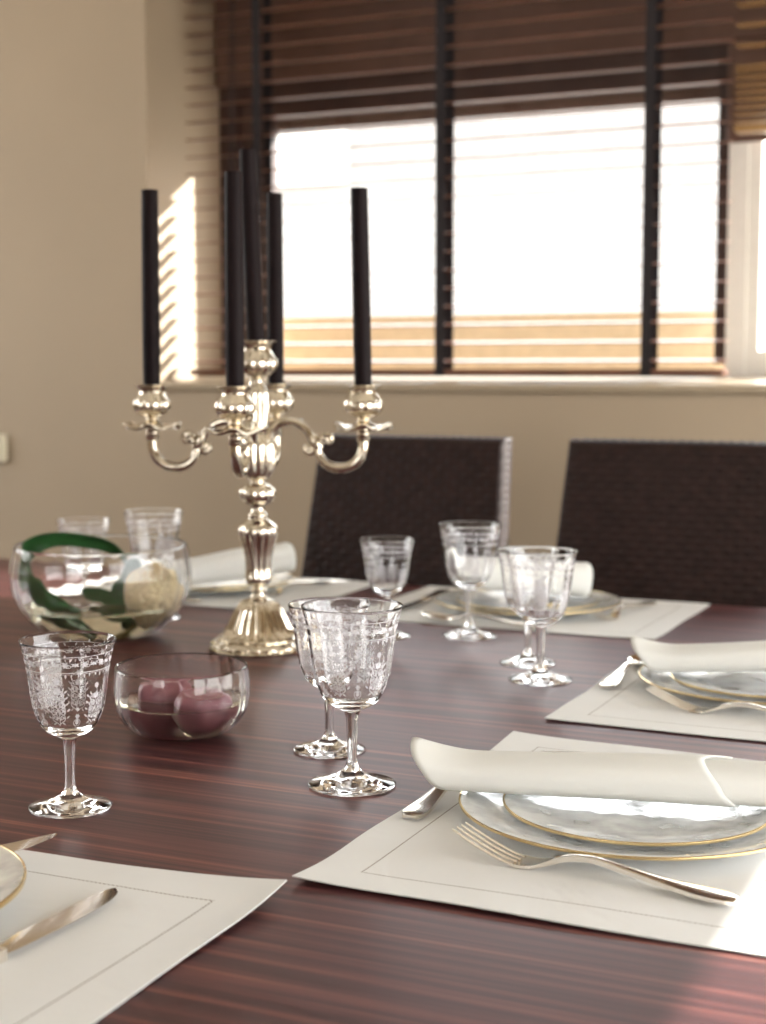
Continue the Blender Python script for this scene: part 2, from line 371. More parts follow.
MB().box(-2.05, -1.50, -.056, -.05, 5.40, 5.64).box(-1.45, -.90, -.056, -.05, 5.40, 5.64).build('pane', M['pane'], fr, smooth=False)
struct('ground', MB().box(-30, 30, WY + .45, 40, -3.1, -3.0).box(RX + .25, 30, -30, WY + .45, -3.1, -3.0).box(-30, RX + .25, -30, FY - .25, -3.1, -3.0), M['ground'], smooth=False)

# ------------------------------------------------------------------ venetian blinds
def slats(mb, x0, x1, zs, y, tilt=0.0, dep=.05, th=.003):
    for z in zs:
        c, s_ = math.cos(tilt), math.sin(tilt)
        sec = []
        for u, w in ((-.5, 0), (-.49, .5), (-.2, .75), (.2, .75), (.49, .5), (.5, 0), (.49, -.5), (.2, -.25), (-.2, -.25), (-.49, -.5)):
            yy, zz = u * dep, w * th
            sec.append((y + yy * c - zz * s_, z + yy * s_ + zz * c))
        mb.loft([[(x, a, q) for a, q in sec] for x in (x0, x1)], True, True)
BY = 3.35; PITCH = .0432; TILT = math.radians(6)
BX0, BX1 = -2.065, -.692
bl = thing('venetian_blind', 'wide dark brown wooden venetian blind let down over the left window', 'blind', ((BX0 + BX1) / 2, BY, SILL))
def lb(mb): mb.v = [(x - bl.location.x, y - bl.location.y, z - bl.location.z) for x, y, z in mb.v]; return mb
zs = [1.157 + k * PITCH for k in range(28)]
b = MB(); slats(b, BX0, BX1, zs, BY, TILT); lb(b).build('slats', M['slat'], bl, angle=50)
b = MB().rbox(BX0, BX1, BY - .026, BY + .026, 1.122, 1.138, .004); lb(b).build('bottom_rail', M['slat'], bl)
b = MB().rbox(BX0, BX1, BY - .028, BY + .028, 2.352, 2.398, .004); lb(b).build('head_rail', M['slat'], bl)
for tx in (-1.858, -1.366, -.866):
    for yy in (BY - .0295, BY + .0285):
        b = MB().box(tx - .012, tx + .012, yy, yy + .001, 1.121, 2.36); lb(b).build('ladder_tape', M['tape'], bl, smooth=False)
b = MB()
for dx in (0, .009):
    b.tube([(-1.925 + dx, BY - .036, 2.36), (-1.926 + dx, BY - .036, 1.9), (-1.934 + dx, BY - .036, 1.55), (-1.943 + dx, BY - .036, 1.41)], .0017, 6)
lb(b).build('pull_cord', M['tape'], bl)
b = MB().lathe([(.002, .0), (.006, -.004), (.0075, -.028), (.002, -.034)], 12, cap0=True, cap1=True, c=(-1.939, BY - .036, 1.41)); lb(b).build('cord_tassel', M['slat'], bl)
bl2 = thing('venetian_blind', 'honey brown venetian blind pulled up, its slats stacked at top right', 'blind', (-.28, BY, 1.65))
def lb2(mb): mb.v = [(x + .28, y - BY, z - 1.65) for x, y, z in mb.v]; return mb
b = MB(); slats(b, -.682, .12, [1.672 + k * .0155 for k in range(8)] + [1.79 + k * PITCH for k in range(13)], BY, math.radians(4)); lb2(b).build('slats', M['slat_light'], bl2, angle=50)
b = MB().rbox(-.682, .12, BY - .026, BY + .026, 1.649, 1.664, .004); lb2(b).build('bottom_rail', M['slat_light'], bl2)
b = MB().rbox(-.682, .12, BY - .028, BY + .028, 2.352, 2.398, .004); lb2(b).build('head_rail', M['slat_light'], bl2)
for tx in (-.50, -.06):
    for yy in (BY - .0295, BY + .0285):
        b = MB().box(tx - .012, tx + .012, yy, yy + .001, 1.65, 2.36); lb2(b).build('ladder_tape', M['tape'], bl2, smooth=False)
# dark panel added to stand for shade on the lintel, deeper at right
struct('lintel_shade_panel', MB().rbox(WX0 + .008, .135, FYR - .035, FYR - .021, 1.885, 2.395, .003).rbox(PX0 - .002, .135, FYR - .035, FYR - .021, 1.655, 1.884, .003), M['shutter'], smooth=False)
# switch plate at the left edge of the picture
sw = thing('wall_switch', 'cream wall switch on the tan wall at the left picture edge', 'switch', (-2.59, WY, .930))
MB().rbox(-.042, .042, -.014, 0, -.036, .036, .004).build('cover_plate', M['plastic'], sw)
MB().rbox(-.026, .026, -.019, -.013, -.022, .022, .003).build('rocker', M['plastic'], sw)

# ------------------------------------------------------------------ table
TX0, TX1, TY0, TY1 = -2.07, -.03, .46, 2.46
tb = thing('dining_table', 'large dining table with striped dark reddish brown wooden top', 'table', ((TX0 + TX1) / 2, (TY0 + TY1) / 2, 0))
hw, hd = (TX1 - TX0) / 2, (TY1 - TY0) / 2
MB().rbox(-hw, hw, -hd, hd, TZ - .04, TZ, .003).build('tabletop', M['wood'], tb, angle=20)
MB().box(-hw + .12, hw - .12, -hd + .12, -hd + .145, TZ - .12, TZ - .04).box(-hw + .12, hw - .12, hd - .145, hd - .12, TZ - .12, TZ - .04).box(-hw + .12, -hw + .145, -hd + .145, hd - .145, TZ - .12, TZ - .04).box(hw - .145, hw - .12, -hd + .145, hd - .145, TZ - .12, TZ - .04).build('apron', M['wood'], tb, smooth=False)
for ix in (-1, 1):
    for iy in (-1, 1):
        x, y = ix * (hw - .09), iy * (hd - .09)
        MB().rbox(x - .045, x + .045, y - .045, y + .045, 0, TZ - .04, .004).build('leg', M['wood'], tb, angle=20)

# ------------------------------------------------------------------ woven chairs
def make_chair():
    t = thing('woven_chair', '', 'chair')
    # local: back of the chair at +y, front at -y; origin on the floor under the middle of the seat
    zb, zt, th = .40, 1.005, .062
    def face(sgn):
        ncol, nrow = 24, 46
        def fn(u, v):
            z = zb + (zt - zb) * v
            half = .231 - .030 * v
            ucol, vrow = u * ncol, v * nrow
            ci, ri = int(min(ucol, ncol - 1e-6)), int(min(vrow, nrow - 1e-6))
            fu, fv = ucol - ci, vrow - ri
            over = (ci + ri) % 2
            h = (math.sin(PI * fu) if over else .35) * math.sin(PI * fv) * .0042 if over else math.sin(PI * fv) * .0015
            edge = min(u, 1 - u, v, 1 - v) * 40
            h *= min(1, edge)
            x = (u - .5) * 2 * half
            # rounded edge and lean backwards
            r = .016; d = min(half - abs(x), zt - z)
            rd = 0 if d >= r else r - math.sqrt(max(0, r * r - (r - d) ** 2))
            y = .185 + .22 * (z - .60) + sgn * (th / 2 + h - rd)
            return (x, y, z)
        return fn, ncol * 6, nrow * 4
    b = MB(); f, nu, nv = face(-1); b.grid(f, nu, nv); g, nu, nv = face(1); b.grid(g, nu, nv)
    # side, top and bottom strips, woven as well
    def strip(p0, p1, n, m_, nrm):
        def fn(u, v):
            a = p0(u); c = p1(u)
            i, j = int(u * n * .999), int(v * 4 * .999)
            h = .003 * abs(math.sin(PI * u * n)) * (1 if (i + j) % 2 else .3) * abs(math.sin(PI * v))
            return tuple(a[k] + (c[k] - a[k]) * v + nrm[k] * h for k in range(3))
        b.grid(fn, m_, 8)
    for sx_ in (0, 1):
        strip(lambda u, s_=sx_: f(s_, u), lambda u, s_=sx_: g(s_, u), 46, 184, (1 if sx_ else -1, 0, 0))
    strip(lambda u: f(u, 1), lambda u: g(u, 1), 22, 132, (0, 0, 1)); strip(lambda u: f(u, 0), lambda u: g(u, 0), 22, 132, (0, 0, -1))
    b.build('backrest', M['rattan'], t, angle=60)
    def top(u, v):
        i, j = int(u * 22 * .999), int(v * 20 * .999)
        h = .003 * math.sin(PI * ((u * 22) % 1)) * math.sin(PI * ((v * 20) % 1)) * (1 if (i + j) % 2 else .3)
        d = min(u, 1 - u, v, 1 - v)
        return (-.222 + .444 * u, -.24 + .40 * v, .455 + h - (.012 * (1 - min(1, d * 25)) ** 2))
    b = MB(); b.grid(top, 88, 80); b.rbox(-.222, .222, -.24, .16, .38, .4445, .004); b.build('seat', M['rattan'], t, angle=60)
    for x in (-.195, .195):
        for y in (-.21, .19):
            MB().loft([[(x - q, y - q, z), (x + q, y - q, z), (x + q, y + q, z), (x - q, y + q, z)] for z, q in ((0, .017), (.385, .022))], True, True).build('leg', M['dark_leg'], t, smooth=False)
    return t
ch = make_chair()
ch.location = (-1.186, 2.47, 0); ch.rotation_euler = (0, 0, math.radians(-1)); ch['label'] = 'dark brown woven chair directly behind the candelabra, left of the two chairs'; ch['group'] = 'woven chairs at the far side of the table'
c2 = copy_tree(ch); c2.location = (-.655, 2.47, 0); c2.rotation_euler = (0, 0, 0); c2['label'] = 'dark brown woven chair at the right picture edge, right of the two chairs'

# ------------------------------------------------------------------ candelabra
CB = Vector((-1.0115, 1.803, TZ))
ca = thing('candelabra', 'ornate five-light silver candelabra with fluted base in the middle of the table', 'candelabra', CB, 0)
LOB = 22
base = [(.0001, 0), (.066, 0), (.0685, .0012), (.0690, .0030), (.0675, .0045), (.0655, .0055), (.0660, .0068, .01), (.0662, .0085, .025), (.0648, .0110, .03), (.0610, .0135, .02), (.0570, .0148), (.0555, .0155), (.0560, .0170), (.0545, .0185), (.0515, .0195, .02), (.0485, .0205, .05), (.0455, .0235, .08), (.0420, .0300, .10), (.0380, .0385, .11), (.0338, .048, .11), (.0300, .0565, .10), (.0265, .0630, .08), (.0215, .068, .03), (.015, .0705), (.0112, .0735), (.0105, .0755)]
MB().lathe([p if len(p) == 3 else p + (0,) for p in base], 160, LOB).build('base', M['silver'], ca, angle=35)
def prof3(l, n=4): return spline([p if len(p) == 3 else p + (0.0,) for p in l], n)
stem = [(.0105, .0755), (.0098, .079), (.0118, .0810), (.0125, .0825), (.0118, .0840), (.0085, .0855), (.0085, .0885), (.0120, .0905), (.0160, .0930, .01), (.0178, .0970, .02), (.0180, .101, .03), (.0172, .106, .05), (.0168, .113, .06), (.0172, .121, .06), (.0185, .132, .06), (.0210, .143, .06), (.0242, .153, .05), (.0265, .161, .04), (.0268, .167, .03), (.0245, .1725, .02), (.0200, .1765, .01), (.0155, .180), (.0132, .183), (.0138, .1855), (.0135, .188), (.0108, .1905), (.0092, .194), (.0092, .1985), (.0130, .2015), (.0190, .2055, .02), (.0230, .2110, .03), (.0242, .2170, .04), (.0228, .2225, .03), (.0185, .2270, .02), (.0125, .2300), (.0098, .2325), (.0110, .2350), (.0160, .2385, .02), (.0198, .244, .05), (.0222, .252, .07), (.0238, .263, .07), (.0244, .275, .06), (.0235, .286, .05), (.0195, .294, .03), (.0150, .299), (.0138, .304), (.0142, .312, .03), (.0150, .328, .08), (.0160, .346, .08), (.0155, .356, .05), (.0125, .3625, .02), (.0105, .3675), (.0100, .371)]
MB().lathe(prof3(stem, 4), 144, 14).build('stem', M['silver'], ca, angle=50)
# scroll collar leaves where the arms leave the stem
cup_prof = [(.0065, .000), (.0088, .0010), (.0088, .0024), (.0074, .0034), (.0085, .0046), (.0125, .0060, .01), (.0180, .0088, .02), (.0222, .0125, .03), (.0245, .0168, .04), (.0252, .0215, .04), (.0245, .0262, .04), (.0222, .0308, .03), (.0195, .0345, .02), (.0176, .0380, .01), (.0174, .0410, .01), (.0188, .0440, .02), (.0215, .0468, .03), (.0240, .0484, .03), (.0238, .0492, .03), (.0215, .0486, .02), (.0160, .0445), (.0132, .0400), (.0126, .0250), (.0002, .0245)]
def cup(parent, x, y, z, name='candle_cup', sc=1.0):
    return MB().lathe([(r * sc, zz * sc, a) for r, zz, a in prof3(cup_prof, 3)], 112, 14, c=(x, y, z)).build(name, M['silver'], parent, angle=50)
cup(ca, 0, 0, .3705, 'candle_cup', 1.12)
arm_az = [math.atan2(RT.y, RT.x) + math.radians(d) for d in (-6, 84, 174, 264)]     # right, away, left, towards the camera
A1 = [(.0150, .288), (.0205, .303), (.0300, .3125), (.0430, .316), (.0570, .3130), (.0685, .304), (.0755, .292), (.0790, .281)]
A2 = [(.0900, .2900), (.0850, .2830), (.0850, .2730), (.0890, .2640), (.0970, .2570), (.1080, .2528), (.1210, .2530), (.1330, .2575), (.1420, .2665), (.1462, .2780), (.1470, .2900), (.1470, .2960)]
RA = .147; PAN_Z = .307; CUP_Z = .3165
for az in arm_az:
    dx, dy = math.cos(az), math.sin(az)
    p3 = lambda r, z: (dx * r, dy * r, z)
    b = MB()
    s1 = spline(A1, 5); n1 = len(s1); b.tube([p3(*q) for q in s1], [.0072 - .0018 * i / n1 for i in range(n1)], 12)
    s2 = spline(A2, 5); n2 = len(s2); b.tube([p3(*q) for q in s2], [.0050 + .0022 * min(1, i / (n2 * .5)) for i in range(n2)], 12)
    # curled ends and the collar where the two scrolls meet
    for cx_, cz_, r0, a0, turn in ((.0715, .2795, .0075, 0.1, -1.0), (.0975, .2915, .0080, PI, -1.0)):
        cv = [(cx_ + r0 * (1 - .75 * t) * math.cos(a0 + turn * t * 6.5), cz_ + r0 * (1 - .75 * t) * math.sin(a0 + turn * t * 6.5)) for t in (k / 22 for k in range(23))]
        b.tube([p3(*q) for q in cv], [.0048 - .0012 * k / 22 for k in range(23)], 10)
        b.lathe([(.0001, -.0045), (.0040, -.003), (.0052, 0), (.0040, .003), (.0001, .0045)], 12, c=p3(cv[-1][0], cv[-1][1]))
    b.tube([p3(.0765, .297), p3(.0805, .288), p3(.0865, .279)], [.0065, .0092, .0065], 12)
    # leaf curl on the outer bend and the socket under the pan
    b.lathe([(.0072, .289), (.0095, .2915), (.0098, .294), (.0078, .296), (.0090, .2985), (.0090, .301), (.0070, .3035), (.0075, .306)], 24, c=(dx * RA, dy * RA, 0), cap0=True, cap1=True)
    arm = b.build('arm', M['silver'], ca, angle=50)
    pan = [(.0001, .0005), (.012, .0005), (.026, -.0008, .03), (.035, -.0015, .06), (.0395, .0000, .08), (.0408, .0022, .08), (.0385, .0040, .08), (.030, .0030, .05), (.018, .0045, .02), (.0075, .0095), (.0001, .0098)]
    b = MB().lathe(prof3(pan, 3), 96, 6)
    b.v = [(x + dx * RA, y + dy * RA, z + PAN_Z + .0032 * math.cos(6 * math.atan2(y, x) + .6) * (math.hypot(x, y) / .04) ** 3) for x, y, z in b.v]
    b.build('drip_pan', M['silver'], arm, angle=50)
    cup(arm, dx * RA, dy * RA, CUP_Z)
def candle(x, y, z, h, lean, label):
    t = thing('taper_candle', label, 'candle', (x, y, z), 0, 'dark candles in the candelabra')
    lx, ly = lean
    pr = [(.0085, 0), (.0098, .004), (.0118, .032), (.0122, .1), (.0118, .2), (.0114, h - .004), (.0106, h - .0008), (.004, h), (.0001, h - .001)]
    rings = [[(r * math.cos(q) + lx * zz / h, r * math.sin(q) + ly * zz / h, zz) for q in (2 * PI * k / 28 for k in range(28))] for r, zz in spline(pr, 3)]
    MB().loft(rings, True, True).build('wax', M['wax'], t, angle=50)
    MB().tube([(lx, ly, h - .001), (lx + .0008, ly, h + .004)], .0009, 6).build('wick', M['wick'], t)
ZC = TZ + CUP_Z + .0255
for az, lab, h, ln in ((arm_az[0], 'dark maroon taper candle standing alone on the rightmost candelabra arm', .284, -.0055), (arm_az[1], 'dark maroon taper candle just right of the tallest, on the rear arm', .295, .000), (arm_az[2], 'dark maroon taper candle on the leftmost candelabra arm', .285, .001), (arm_az[3], 'dark maroon taper candle just left of the tallest, on the front arm', .288, 0.0005)):
    p = CB + Vector((math.cos(az) * RA, math.sin(az) * RA, 0))
    candle(p.x, p.y, ZC, h, (RT.x * ln, RT.y * ln), lab)
candle(CB.x, CB.y, TZ + .3705 +   .0285, .280, (RT.x * -.010, RT.y * -.010), 'tallest dark maroon taper candle, in the central top cup of the candelabra')

# ------------------------------------------------------------------ wine glasses with etched bowls
BOWL_OUT = [(.0628, .0068), (.0650, .0110), (.0673, .0160), (.0715, .0215), (.0764, .0252), (.0855, .0292), (.0946, .0318), (.113, .0345), (.131, .0368), (.140, .0388), (.1465, .0407), (.151, .0420)]   # (z, r)
def bowl_r(z): return lerp_tab(BOWL_OUT, z)
def optic(th, z): return 1 + .0035 * math.cos(12 * th) * max(0, min(1, (z - .066) / .02)) * max(0, min(1, (.150 - z) / .02))
def etching():
    b = MB()
    def pt(s, z, off=.00018):
        """s: arc position in metres at the mean radius .036"""
        th = s / .036
        r = bowl_r(z) * optic(th, z) + off
        return (r * math.cos(th), r * math.sin(th), z)
    def ribbon(pts, w):
        n = len(pts); L = []; Rr = []
        for i in range(n):
            a = pts[max(0, i - 1)]; c = pts[min(n - 1, i + 1)]
            tx, tz = c[0] - a[0], c[1] - a[1]; l = math.hypot(tx, tz) or 1
            ww = (w[i] if isinstance(w, list) else w) * 1.15
            nx, nz = -tz / l * ww / 2, tx / l * ww / 2
            L.append(pt(pts[i][0] + nx, pts[i][1] + nz)); Rr.append(pt(pts[i][0] - nx, pts[i][1] - nz))
        b.add(L + Rr, [(i, i + 1, n + i + 1, n + i) for i in range(n - 1)])
    def leaf(s, z, ang, ln, wd):
        n = 5; ln *= 1.15; c, d = math.cos(ang), math.sin(ang)
        ribbon([(s + c * ln * k / n, z + d * ln * k / n) for k in range(n + 1)], [max(.00012, wd * math.sin(PI * (k / n) ** .8)) for k in range(n + 1)])
    def curl(s, z, r, a0, turns, w, sgn):
        n = int(16 * turns) + 4
        # spiral inwards from (s,z)
        cx, cz = s - r * math.cos(a0), z - r * math.sin(a0)
        ribbon([(cx + r * (1 - .7 * k / n) * math.cos(a0 + sgn * 2 * PI * turns * k / n), cz + r * (1 - .7 * k / n) * math.sin(a0 + sgn * 2 * PI * turns * k / n)) for k in range(n + 1)], w)
    def flower(s, z, r, n=6):
        for k in range(n): leaf(s, z, 2 * PI * k / n, r, r * .55)
    CIRC = 2 * PI * .036
    for z, w in ((.1415, .0005), (.1275, .0007), (.1262, .0003)):
        ribbon([(CIRC * k / 96, z) for k in range(97)], w)
    nb = 14
    for i in range(nb):
        s = CIRC * i / nb; d = CIRC / nb
        flower(s, .1345, .0030, 6); flower(s + d / 2, .1345, .0019, 4)
        for sg in (-1, 1):
            curl(s + sg * .0030, .1345, .0016, PI / 2 * sg, .9, .0005, -sg)
            leaf(s + d / 2, .1345, PI / 2 + sg * 1.2, .0034, .0012); leaf(s + d / 2, .1345, -PI / 2 + sg * 1.2, .0034, .0012)
            leaf(s + d / 4 * sg, .1380, PI / 2 - sg * .5, .0030, .0012)
        leaf(s, .1263, -PI / 2, .0034, .0016); leaf(s + d / 3, .1263, -PI / 2 - .3, .0026, .0012); leaf(s - d / 3, .1263, -PI / 2 + .3, .0026, .0012)
        leaf(s, .1412, PI / 2, .0026, .0016)
    ns = 6
    for i in range(ns):
        s = CIRC * (i + .5) / ns; big = i % 2 == 0; top = .1215 if big else .1155
        bot = .0795
        ribbon([(s + .0010 * math.sin(k * .7), bot + (top - bot) * k / 14) for k in range(15)], .0006)
        flower(s, top - .001, .0036 if big else .0026, 7); flower(s, top - .010, .0040 if big else .003, 8)
        for k, (zz, r, w) in enumerate(((.0835, .0042, .0007), (.0895, .0046, .0007), (.0960, .0036, .0006), (.1020, .0029, .0006), (.1080, .0022, .0005))):
            if zz > top - .009: continue
            for sg in (-1, 1):
                ribbon([(s, zz - .003), (s + sg * .002, zz - .0012), (s + sg * .004, zz)], w)
                curl(s + sg * .004, zz, r, -PI / 2 + sg * .2, 1.25, w, sg)
                leaf(s + sg * (.004 + r), zz + r * .8, PI / 2 - sg * .9, .0036, .0015); leaf(s + sg * .0035, zz - .001, -sg * .5 if sg > 0 else PI + .5, .0036, .0014)
                leaf(s + sg * .001, zz + .001, PI / 2 - sg * .5, .0036, .0013)
                leaf(s + sg * (.004 + r * .5), zz + r * 1.6, PI / 2 - sg * .3, .0030, .0013)
                flower(s + sg * (.0035 + r * .35), zz + r * .95, r * .36, 5)
        # joining scroll between the sprays
        s2 = CIRC * (i + 1) / ns
        for sg in (-1, 1): curl(s2 + sg * .0005, .0790, .0036, -PI / 2, 1.2, .0006, sg)
        flower(s2, .0885, .0023, 6); flower(s2, .0950, .0016, 5); leaf(s2, .0795, PI / 2, .0080, .0012)
    return b
def make_glass():
    t = thing('wine_glass', '', 'glass')
    SEG = 96
    def ring(r, z, fn=None): return [(r * (fn(q) if fn else 1) * math.cos(q), r * (fn(q) if fn else 1) * math.sin(q), z) for q in (2 * PI * k / SEG for k in range(SEG))]
    outz = [.0628] + [.064 + (.151 - .064) * (k / 40) for k in range(41)]
    tab = spline(BOWL_OUT, 5)
    rings = [ring(lerp_tab(tab, z), z, (lambda q, zz=z: optic(q, zz))) for z in outz]
    rings += [ring(.04185, .15125), ring(.0416, .15135), ring(.04135, .15125)]
    for z in [.151 - (.151 - .0715) * (k / 34) for k in range(35)]:
        r = lerp_tab(tab, z) - .0008 - .0008 * max(0, (.09 - z) / .02)
        rings.append(ring(max(.004, r if z > .074 else r * .82), z))
    rings.append(ring(.0002, .0706))
    MB().loft(rings, False, True).build('bowl', M['glass'], t, angle=50)
    hexa = lambda a: (lambda q: 1 + a * math.cos(6 * q))
    sp = [(.0068, .0628, 0), (.0056, .0590, .02), (.0049, .0540, .05), (.0043, .0400, .06), (.0041, .0280, .06), (.0046, .0200, .05), (.0060, .0155, .04), (.0082, .0128, .03)]
    rings = [ring(r, z, hexa(a)) for r, z, a in spline(sp, 5)]
    MB().loft(rings).build('stem', M['glass'], t, angle=50)
    fp = [(.0082, .0128, .03), (.0108, .0105, .035), (.0160, .0082, .04), (.0230, .0060, .03), (.0300, .0041, .015), (.0350, .0027, 0), (.0365, .0016, 0), (.0360, .0006, 0), (.0345, .0002, 0), (.020, .0009, 0), (.0002, .0014, 0)]
    rings = [ring(r, z, hexa(a)) for r, z, a in spline(fp, 4)]
    MB().loft(rings, False, True).build('foot', M['glass'], t, angle=50)
    e = etching().build('etching', M['etch'], t, smooth=False, fix=False); e['label'] = 'frosted white floral scrolls and garland band'
    return t
g0 = make_glass()
G = 'etched stemmed glasses on the table'
glasses = [
    (-.791, 1.068, 1.0, 20, 'smaller etched stemmed glass at front left, standing alone before the bowls'),
    (-.595, 1.236, 1.125, 5, 'larger etched stemmed glass at front centre, nearest on the bare wood'),
    (-.672, 1.343, 1.0, 40, 'smaller etched stemmed glass half hidden behind the larger front centre glass'),
    (-.889, 1.965, .945, 10, 'smaller etched stemmed glass right of the candelabra, before the left woven chair'),
    (-.780, 2.015, 1.085, 33, 'larger etched stemmed glass beside the serving spoon end of the far placemat'),
    (-.587, 1.762, 1.08, 15, 'larger etched stemmed glass right of centre, in front of a smaller one'),
    (-.636, 1.856, 1.0, 0, 'smaller etched stemmed glass mostly hidden behind the larger glass right of centre'),
    (-1.405, 1.945, 1.0, 12, 'smaller etched stemmed glass seen behind the left part of the big glass bowl'),
    (-1.288, 1.965, 1.11, 50, 'larger etched stemmed glass seen behind the cream flower in the big bowl')]
for i, (x, y, s, rz, lab) in enumerate(glasses):
    o = g0 if i == 0 else copy_tree(g0)
    o.location = (x, y, TZ); o.rotation_euler = (0, 0, math.radians(rz)); o.scale = (s, s, s); tag(o, lab, 'glass', G)

# ------------------------------------------------------------------ glass bowls
def make_bowl(name, label, x, y, out, th, bth, ribs):
    t = thing(name, label, 'bowl', (x, y, TZ), YAW)
    o = spline(out, 6); SEG = 168
    rings = [[(r * math.cos(q), r * math.sin(q), z) for q in (2 * PI * k / SEG for k in range(SEG))] for r, z in o]
    rt, zt = o[-1]
    rings.append([((rt - th * .5) * math.cos(q), (rt - th * .5) * math.sin(q), zt + th * .35) for q in (2 * PI * k / SEG for k in range(SEG))])
    inn = []
    for r, z in reversed(o):
        if z < bth: break
        inn.append((r - th * (1.0 + 1.2 * max(0, (.03 - z) / .03)), z))
    def rib(q, z): return 1 + .0022 * math.cos(ribs * q) * min(1, max(0, (z - bth) / .02)) * min(1, max(0, (zt - z) / .006))
    for r, z in inn: rings.append([(r * rib(q, z) * math.cos(q), r * rib(q, z) * math.sin(q), z) for q in (2 * PI * k / SEG for k in range(SEG))])
    rl, zl = inn[-1]
    rings.append([(rl * .5 * math.cos(q), rl * .5 * math.sin(q), bth * .9) for q in (2 * PI * k / SEG for k in range(SEG))])
    MB().loft(rings, True, True).build('glass_body', M['glass'], t, angle=50)
    return t, inn, bth
def water_in(inn, bth, level, x, y, label):
    prof = [(r * .985 - .0006, z) for r, z in inn if z < level]
    r_top = lerp_tab(sorted((z, r) for r, z in inn), level) * .985 - .0006
    prof = [(r_top * .97, level), (r_top, level + .0007)] + prof + [(prof[-1][0] * .5, bth + .0012)]
    w = MB().lathe(prof, 96, cap0=True, cap1=True).build('water', M['water'], loc=(x, y, TZ + .0004), angle=50)
    return tag(w, label, 'water', kind='stuff')
BB = (-1.268, 1.796)
bb, inn, bt = make_bowl('glass_bowl', 'big round clear glass bowl holding a cream flower, at the left', BB[0], BB[1], [(.050, 0), (.066, .0022), (.088, .0125), (.109, .033), (.1245, .060), (.1305, .085), (.1295, .108), (.1245, .134)], .0030, .006, 28)
water_in(inn, bt, .046, BB[0], BB[1], 'shallow clear water in the bottom of the big glass bowl')
SB = (-.846, 1.340)
sb, inn2, bt2 = make_bowl('glass_bowl', 'small clear ribbed glass bowl with mauve floating candles, front left of the candelabra', SB[0], SB[1], [(.030, 0), (.040, .0015), (.055, .008), (.0660, .021), (.0715, .037), (.0724, .053), (.0702, .0735)], .0024, .005, 30)
water_in(inn2, bt2, .036, SB[0], SB[1], 'clear water half filling the small ribbed glass bowl')

def in_bowl(c, u, w, z): return Vector((c[0], c[1], TZ)) + RT * u + AW * w + Vector((0, 0, z))
# floating candles: rounded cups with a wavy rim
def floater(c, u, w, z, r, h, rim, label, tilt):
    t = thing('floating_candle', label, 'candle', in_bowl(c, u, w, z), YAW, 'floating candles in the small glass bowl')
    t.rotation_euler = (tilt[0], tilt[1], YAW)
    pr = [(.0002, 0, 0), (.4, .02, 0), (.74, .14, 0), (.94, .34, .01), (1.0, .54, .02), (.97, .72, .03), (.86, .86, rim), (.70, .96, rim), (.52, .93, rim * .6), (.30, .94, .02), (.0002, .95, 0)]
    MB().lathe([(a * r, zz * h, q) for a, zz, q in spline(pr, 4)], 72, 8).build('wax', M['mauve_wax'], t, angle=60)
    MB().tube([(0, 0, h * .93), (.0006, 0, h * .95 + .005)], .0008, 6).build('wick', M['wick'], t)
floater(SB, .024, -.016, .0125, .031, .037, .03, 'pinkish mauve floating candle at front right in the small bowl', (.08, .05))
floater(SB, -.020, .022, .0125, .029, .041, .08, 'darker mauve floating candle at the back left in the small bowl', (-.06, -.08))

# leaf blades and the peony in the big bowl
def blade(name, label, pts, width, wdir, cat='leaf', c=BB):
    """pts: (u, w, z) in the bowl; a folded leaf blade with thickness"""
    P = spline(pts, 8); n = len(P) - 1; W = spline(wdir, 8) if len(wdir) == len(pts) else None
    org = in_bowl(c, *pts[0]); V = [in_bowl(c, *p) - org for p in P]
    def fn(i, v):
        t = i / n
        wd = width * max(.04, min(1, math.sin(PI * min(1, t * .96 + .03)) ** .55))
        d = Vector(W[i]) if W else Vector(wdir[0]); d = (RT * d.x + AW * d.y + Vector((0, 0, d.z))).normalized()
        k = V[min(n, i + 1)] - V[max(0, i - 1)]; nn = k.cross(d).normalized()
        return V[i] + d * (wd * (v - .5)) + nn * (.0035 * (1 - (2 * v - 1) ** 2))
    b = MB(); vs = [fn(i, j / 8) for i in range(n + 1) for j in range(9)]
    b.add(vs, [(i * 9 + j, (i + 1) * 9 + j, (i + 1) * 9 + j + 1, i * 9 + j + 1) for i in range(n) for j in range(8)])
    return tag(b.build(name, M['leaf'], loc=org, solid=.0009, angle=80), label, cat)
blade('leaf', 'long dark green leaf arching over the rim and down inside the big glass bowl',
      [(.040, .046, .088), (.012, .040, .122), (-.030, .020, .137), (-.070, .000, .141), (-.098, -.012, .130), (-.110, -.014, .104), (-.094, -.034, .080), (-.060, -.052, .056), (-.022, -.048, .036), (.004, -.034, .022)],
      .034, [(.1, -.5, .85), (.2, -.5, .85), (.1, -.6, .8), (-.1, -.7, .7), (-.5, -.6, .6), (.5, -.5, .5), (.45, -.2, .8), (.4, -.1, .85), (.4, 0, .9), (.4, 0, .9)])
blade('leaf', 'short dark green leaf standing beside the cream flower in the big bowl',
      [(.020, .030, .040), (.026, .036, .062), (.034, .040, .084), (.040, .040, .108)], .034, [(1, .2, 0)] * 4)
blade('leaf', 'dark leaf lying on the water left of the cream flower',
      [(.040, .000, .048), (.018, .010, .052), (-.010, .020, .058), (-.038, .030, .062)], .026, [(.2, .6, .6)] * 4)

